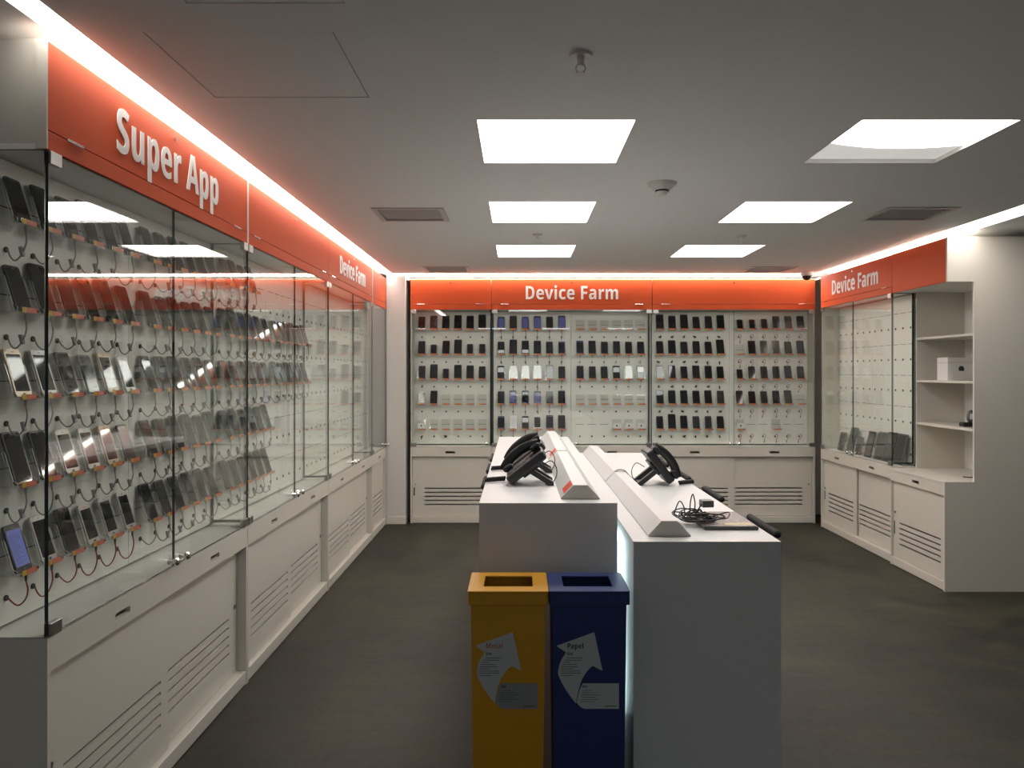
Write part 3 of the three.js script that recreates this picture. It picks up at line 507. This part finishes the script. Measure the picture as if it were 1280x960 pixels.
// ---------- desk phones ----------
// local frame: user side at -x, back at +x; faces -x
function deskPhone(label, pos, flip, cordLabel, tilt = 0.66, x0 = -0.082, legTop = 0.056) {
  const t = thing('desk_phone', label, 'telephone', pos, flip ? Math.PI : 0, 'desk phones on the islands');
  const place = (g) => { g.rotateZ(tilt); g.translate(x0, 0.019, 0); return g; };      // u along the slope, v off the face, z across
  const slabG = rb(0, 0.192, -0.022, 0.02, -0.1, 0.1, 0.012, 3); mesh('phone_body', place(slabG), M.blackPlastic, t);
  mesh('back_hump', place(rb(0.06, 0.14, -0.034, -0.0215, -0.07, 0.07, 0.008, 3)), M.blackPlastic, t);
  mesh('display', place(rb(0.13, 0.19, 0.0202, 0.0222, -0.02, 0.085, 0.001)), M.screenOff, t);
  const keys = []; for (let i = 0; i < 4; i++) for (let j = 0; j < 3; j++) keys.push(bx(0.02 + i * 0.024, 0.036 + i * 0.024, 0.0202, 0.0235, -0.005 + j * 0.03, 0.017 + j * 0.03)); mesh('keypad', place(mergeGeometries(keys)), M.greyPlastic, t);
  // handset arching over the cradle side
  const sec = (n) => { const sh = new THREE.Shape(); sh.absellipse(0, 0, 0.011, 0.021, 0, Math.PI * 2); return sh; };
  const path = new THREE.CatmullRomCurve3([[0.0, 0.036, 0], [0.03, 0.05, 0], [0.065, 0.059, 0], [0.096, 0.061, 0], [0.127, 0.059, 0], [0.162, 0.05, 0], [0.192, 0.036, 0]].map((p) => new THREE.Vector3(...p)));
  const hs = thingPart('handset', t); const bar = new THREE.ExtrudeGeometry(sec(), { steps: 24, extrudePath: path, curveSegments: 8 });
  mesh('grip', place(bar.translate(0, 0, -0.07)), M.blackPlastic, hs);
  for (const u of [0.022, 0.17]) mesh('ear_cup', place(rb(u - 0.024, u + 0.024, 0.0206, 0.046, -0.095, -0.045, 0.011, 3)), M.blackPlastic, hs);
  // stand
  const leg = new THREE.Shape(); leg.moveTo(0.0, legTop); leg.lineTo(0.016, legTop + 0.013); leg.lineTo(0.108, 0.012); leg.lineTo(0.108, 0.0005); leg.lineTo(0.09, 0.0005); leg.closePath();
  for (const z of [-0.075, 0.05]) { const g = ext(leg, 0.025, 0.0015); g.translate(0, 0.0015, z); mesh('stand_leg', g, M.blackPlastic, t); }
  mesh('stand_bar', rb(0.078, 0.104, 0.006, 0.014, -0.05, 0.05, 0.003), M.blackPlastic, t);
  mesh('line_cable', tube([[0.06, 0.08, 0.03], [0.10, 0.10, 0.035], [0.122, 0.07, 0.04], [0.12, 0.03, 0.04], [0.10, 0.006, 0.045], [0.075, 0.005, 0.06]], 0.0022, 30, 6), M.blackCable, t);
  // coiled handset cord spread on the worktop
  const pts = []; const n = 16; for (let k = 0; k <= n * 8; k++) { const f = k / (n * 8), a = k / 8 * Math.PI * 2; pts.push([-0.096 - f * 0.085, 0.0125 + 0.009 * Math.sin(a), -0.06 + 0.05 * f + 0.009 * Math.cos(a)]); }
  tag(mesh('coiled_cord', tube(pts.map(([x, y, z]) => flip ? [pos[0] - x, pos[1] + y, pos[2] - z] : [pos[0] + x, pos[1] + y, pos[2] + z]), 0.0028, n * 10, 5), M.blackCable), cordLabel, 'cord', 'coiled handset cords');
}
deskPhone('black desk phone beside the first red sticker, taller island', [0.036, HL + 0.0005, -3.30], false, 'black coiled cord of the phone beside first red sticker');
deskPhone('black desk phone standing behind its twin, taller island', [0.046, HL + 0.0005, -3.70], false, 'black coiled cord of the phone behind its twin');
deskPhone('black desk phone alone on the lower island', [0.698, HR + 0.0005, -3.88], true, 'black coiled cord of the phone on the lower island', 0.93, -0.058, 0.072);

// ---------- charger, tangle, printed box ----------
{
  const y = HR;
  const t = thing('printed_folder', 'flat grey plastic folder with printed cover, lower island corner', 'folder', [0.757, y + 0.0005, -2.885]);
  mesh('folder_base', rb(-0.098, 0.098, 0, 0.012, -0.148, 0.148, 0.004), M.greyPlastic, t);
  const tex = canvasTexture(256, 384, (c, w, h) => {
    c.fillStyle = '#857a75'; c.fillRect(0, 0, w, h); c.fillStyle = '#6f747c'; for (let k = 0; k < 60; k++) c.fillRect(100 + rnd() * 130, 110 + rnd() * 170, 5 + rnd() * 18, 3 + rnd() * 8);
    c.fillStyle = '#a59f8c'; for (let k = 0; k < 30; k++) c.fillRect(100 + rnd() * 130, 110 + rnd() * 170, 5 + rnd() * 14, 3 + rnd() * 6);
    c.fillStyle = '#b4a873'; c.fillRect(110, 300, 130, 46); c.fillStyle = '#b9b4ac'; c.fillRect(60, 210, 24, 80);
  });
  const cov = bx(-0.094, 0.094, 0.0122, 0.0132, -0.144, 0.144); mesh('printed_cover', cov, [M.greyPlastic, M.greyPlastic, new THREE.MeshStandardMaterial({ map: tex, roughness: 0.25 }), M.greyPlastic, M.greyPlastic, M.greyPlastic], t);
  const ch = thing('charger_block', 'small grey charger cube resting on the cable tangle', 'charger', [0.712, y + 0.052, -2.92], 0.1);
  mesh('charger_case', rb(-0.022, 0.022, 0, 0.026, -0.022, 0.022, 0.003), std(0.22, 0.21, 0.20, 0.5), ch);
  mesh('prong', bx(-0.008, 0.008, 0.008, 0.018, -0.034, -0.0221), M.steel, ch);
  // tangled cable: many loops, then two upright loops
  const pts = [];
  for (let k = 0; k < 120; k++) { const a = k * 0.62, r = 0.045 + 0.026 * Math.sin(k * 0.37) + 0.012 * rnd(); pts.push([0.665 + 0.03 * Math.sin(k * 0.11) + 0.95 * r * Math.cos(a), y + 0.0185 + 0.017 * (1 + Math.sin(k * 0.9)) * (0.4 + rnd() * 0.6), -2.845 + 0.03 * Math.cos(k * 0.083) + r * Math.sin(a) * 0.95]); }
  const up = (x, z, h, w) => [[x - w, y + 0.03, z], [x - w * 0.9, y + h * 0.7, z + 0.01], [x - w * 0.2, y + h, z + 0.01], [x + w * 0.7, y + h * 0.7, z], [x + w, y + 0.03, z - 0.01]];
  pts.push(...up(0.60, -2.86, 0.085, 0.02), ...up(0.655, -2.90, 0.105, 0.012), [0.69, y + 0.064, -2.905]);
  const tc = thing('tangled_cable', 'tangled black charging cable heaped beside the cable cover', 'cable');
  mesh('cord', tube(pts, 0.0024, 900, 6), M.blackCable, tc);
  for (const [x, z, r] of [[0.66, -2.80, 0.5], [0.70, -2.83, 1.2], [0.64, -2.84, 2.0]]) { const g = rb(-0.012, 0.012, 0, 0.014, -0.02, 0.02, 0.004); g.rotateY(r); g.translate(x, y + 0.016, z); mesh('connector', g, M.blackPlastic, tc); }
}

// ---------- stools tucked under the islands ----------
function stool(label, x, d, side, len = 0.34) {
  const t = thing('bar_stool', label, 'stool', [x, 0, -d], side > 0 ? 0 : Math.PI, 'black stools tucked under the islands'); // backrest towards +x
  mesh('foot_plate', cyl(0.15, 0.165, 0.015, 0, 0.009, 0, 28), M.chrome, t); mesh('column_tube', cyl(0.022, 0.022, 0.58, 0, 0.306, 0, 16), M.chrome, t);
  const fr = new THREE.TorusGeometry(0.11, 0.008, 8, 28); fr.rotateX(HALF); fr.translate(0, 0.25, 0); mesh('footrest', fr, M.chrome, t);
  mesh('seat', rb(-0.14, 0.14, 0.596, 0.645, -0.16, 0.16, 0.02, 3), M.blackFabric, t);
  for (const z of [-0.08, 0.08]) mesh('back_support', tube([[0.12, 0.615, z], [0.165, 0.64, z], [0.182, 0.72, z], [0.185, 0.885, z]], 0.007, 12, 8), M.chrome, t);
  const roll = new THREE.CapsuleGeometry(0.014, len - 0.028, 6, 14); roll.rotateX(HALF); roll.translate(0.185, 0.885, 0); mesh('back_roll', roll, M.blackFabric, t);
}
[2.97, 3.74, 4.42, 5.05].forEach((d, i) => stool(`black roll-backed stool at the lower island, ${ordinal[i]} from the folder`, 0.757, d, 1, 0.36));
[4.12, 4.72, 5.32].forEach((d, i) => stool(`black roll-backed stool at the taller island, ${ordinal[i]} from the desk phones`, 0.0, d, -1, 0.34));

// ---------- ceiling fittings ----------
ventSpots.forEach(([x, d], i) => {
  const t = thing('ceiling_grille', ['air grille in the ceiling beside the plain header cabinet', 'air grille in the ceiling by the shelf unit light slot', 'small looking air grille above the narrow end wall cabinet', 'air grille next to the dome camera'][i], 'air grille', [x + 0.21, CEIL, -(d + 0.19)], 0, 'ceiling air grilles');
  const a = 0.21, b = 0.19, fr = rectShape(-a, a, -b, b); const p = new THREE.Path(); const ia = a - 0.03, ib = b - 0.03; p.moveTo(-ia, -ib); p.lineTo(-ia, ib); p.lineTo(ia, ib); p.lineTo(ia, -ib); p.closePath(); fr.holes.push(p);
  const g = ext(fr, 0.006); g.rotateX(-HALF); g.translate(0, -0.0065, 0); mesh('frame', g, M.ventGrey, t);
  mesh('duct_back', bx(-ia - 0.008, ia + 0.008, 0.044, 0.048, -ib - 0.008, ib + 0.008), M.ventGrey, t);
  for (let k = 0; k < 7; k++) { const s = bx(-ia, ia, -0.002, 0.002, -0.022, 0.022); s.rotateX(-0.7); s.translate(0, 0.016, -ib + 0.024 + k * (2 * ib - 0.048) / 6); mesh('slat', s, M.ventGrey, t); }
});
function sprinkler(label, x, d, s = 1) {
  const t = thing('sprinkler_head', label, 'sprinkler', [x, CEIL, -d], 0, 'ceiling sprinklers');
  mesh('cover_plate', cyl(0.036, 0.032, 0.008, 0, -0.0045, 0, 28), M.whitePlastic, t); mesh('valve_body', cyl(0.012, 0.009, 0.028, 0, -0.022, 0, 14), M.whitePlastic, t);
  mesh('yoke', tube([[-0.009, -0.03, 0], [-0.014, -0.045, 0], [0, -0.058, 0], [0.014, -0.045, 0], [0.009, -0.03, 0]], 0.0025, 20, 6), M.whitePlastic, t); mesh('deflector', cyl(0.016, 0.016, 0.002, 0, -0.06, 0, 16), M.whitePlastic, t);
}
sprinkler('sprinkler head in the ceiling beside the first counter light panel', 0.184, 2.30); sprinkler('tiny sprinkler between panels in the counter light row', 0.126, 5.30); sprinkler('tiny sprinkler between panels in the aisle light row', 1.55, 5.36);
{
  const t = thing('smoke_detector', 'round white smoke detector on the ceiling between light rows', 'smoke detector', [0.72, CEIL, -3.87]);
  mesh('base_ring', cyl(0.076, 0.066, 0.014, 0, -0.0075, 0, 36), M.whitePlastic, t); mesh('detector_body', cyl(0.06, 0.04, 0.022, 0, -0.026, 0, 32), M.whitePlastic, t);
  mesh('sensor_slot', cyl(0.034, 0.034, 0.008, 0, -0.041, 0, 28), M.slot, t); mesh('sensor_cap', cyl(0.032, 0.02, 0.016, 0, -0.053, 0, 28), M.whitePlastic, t);
  const c = thing('dome_camera', 'small dome camera on the ceiling above the dark corner', 'camera', [2.745, CEIL, -7.33]);
  mesh('mount', cyl(0.062, 0.058, 0.035, 0, -0.018, 0, 32), M.whitePlastic, c);
  const dm = new THREE.SphereGeometry(0.042, 24, 12, 0, Math.PI * 2, Math.PI / 2, Math.PI / 2); dm.translate(0, -0.0355, 0); mesh('dome', dm, M.blackPlastic, c);
}
renderer.render(scene, camera);
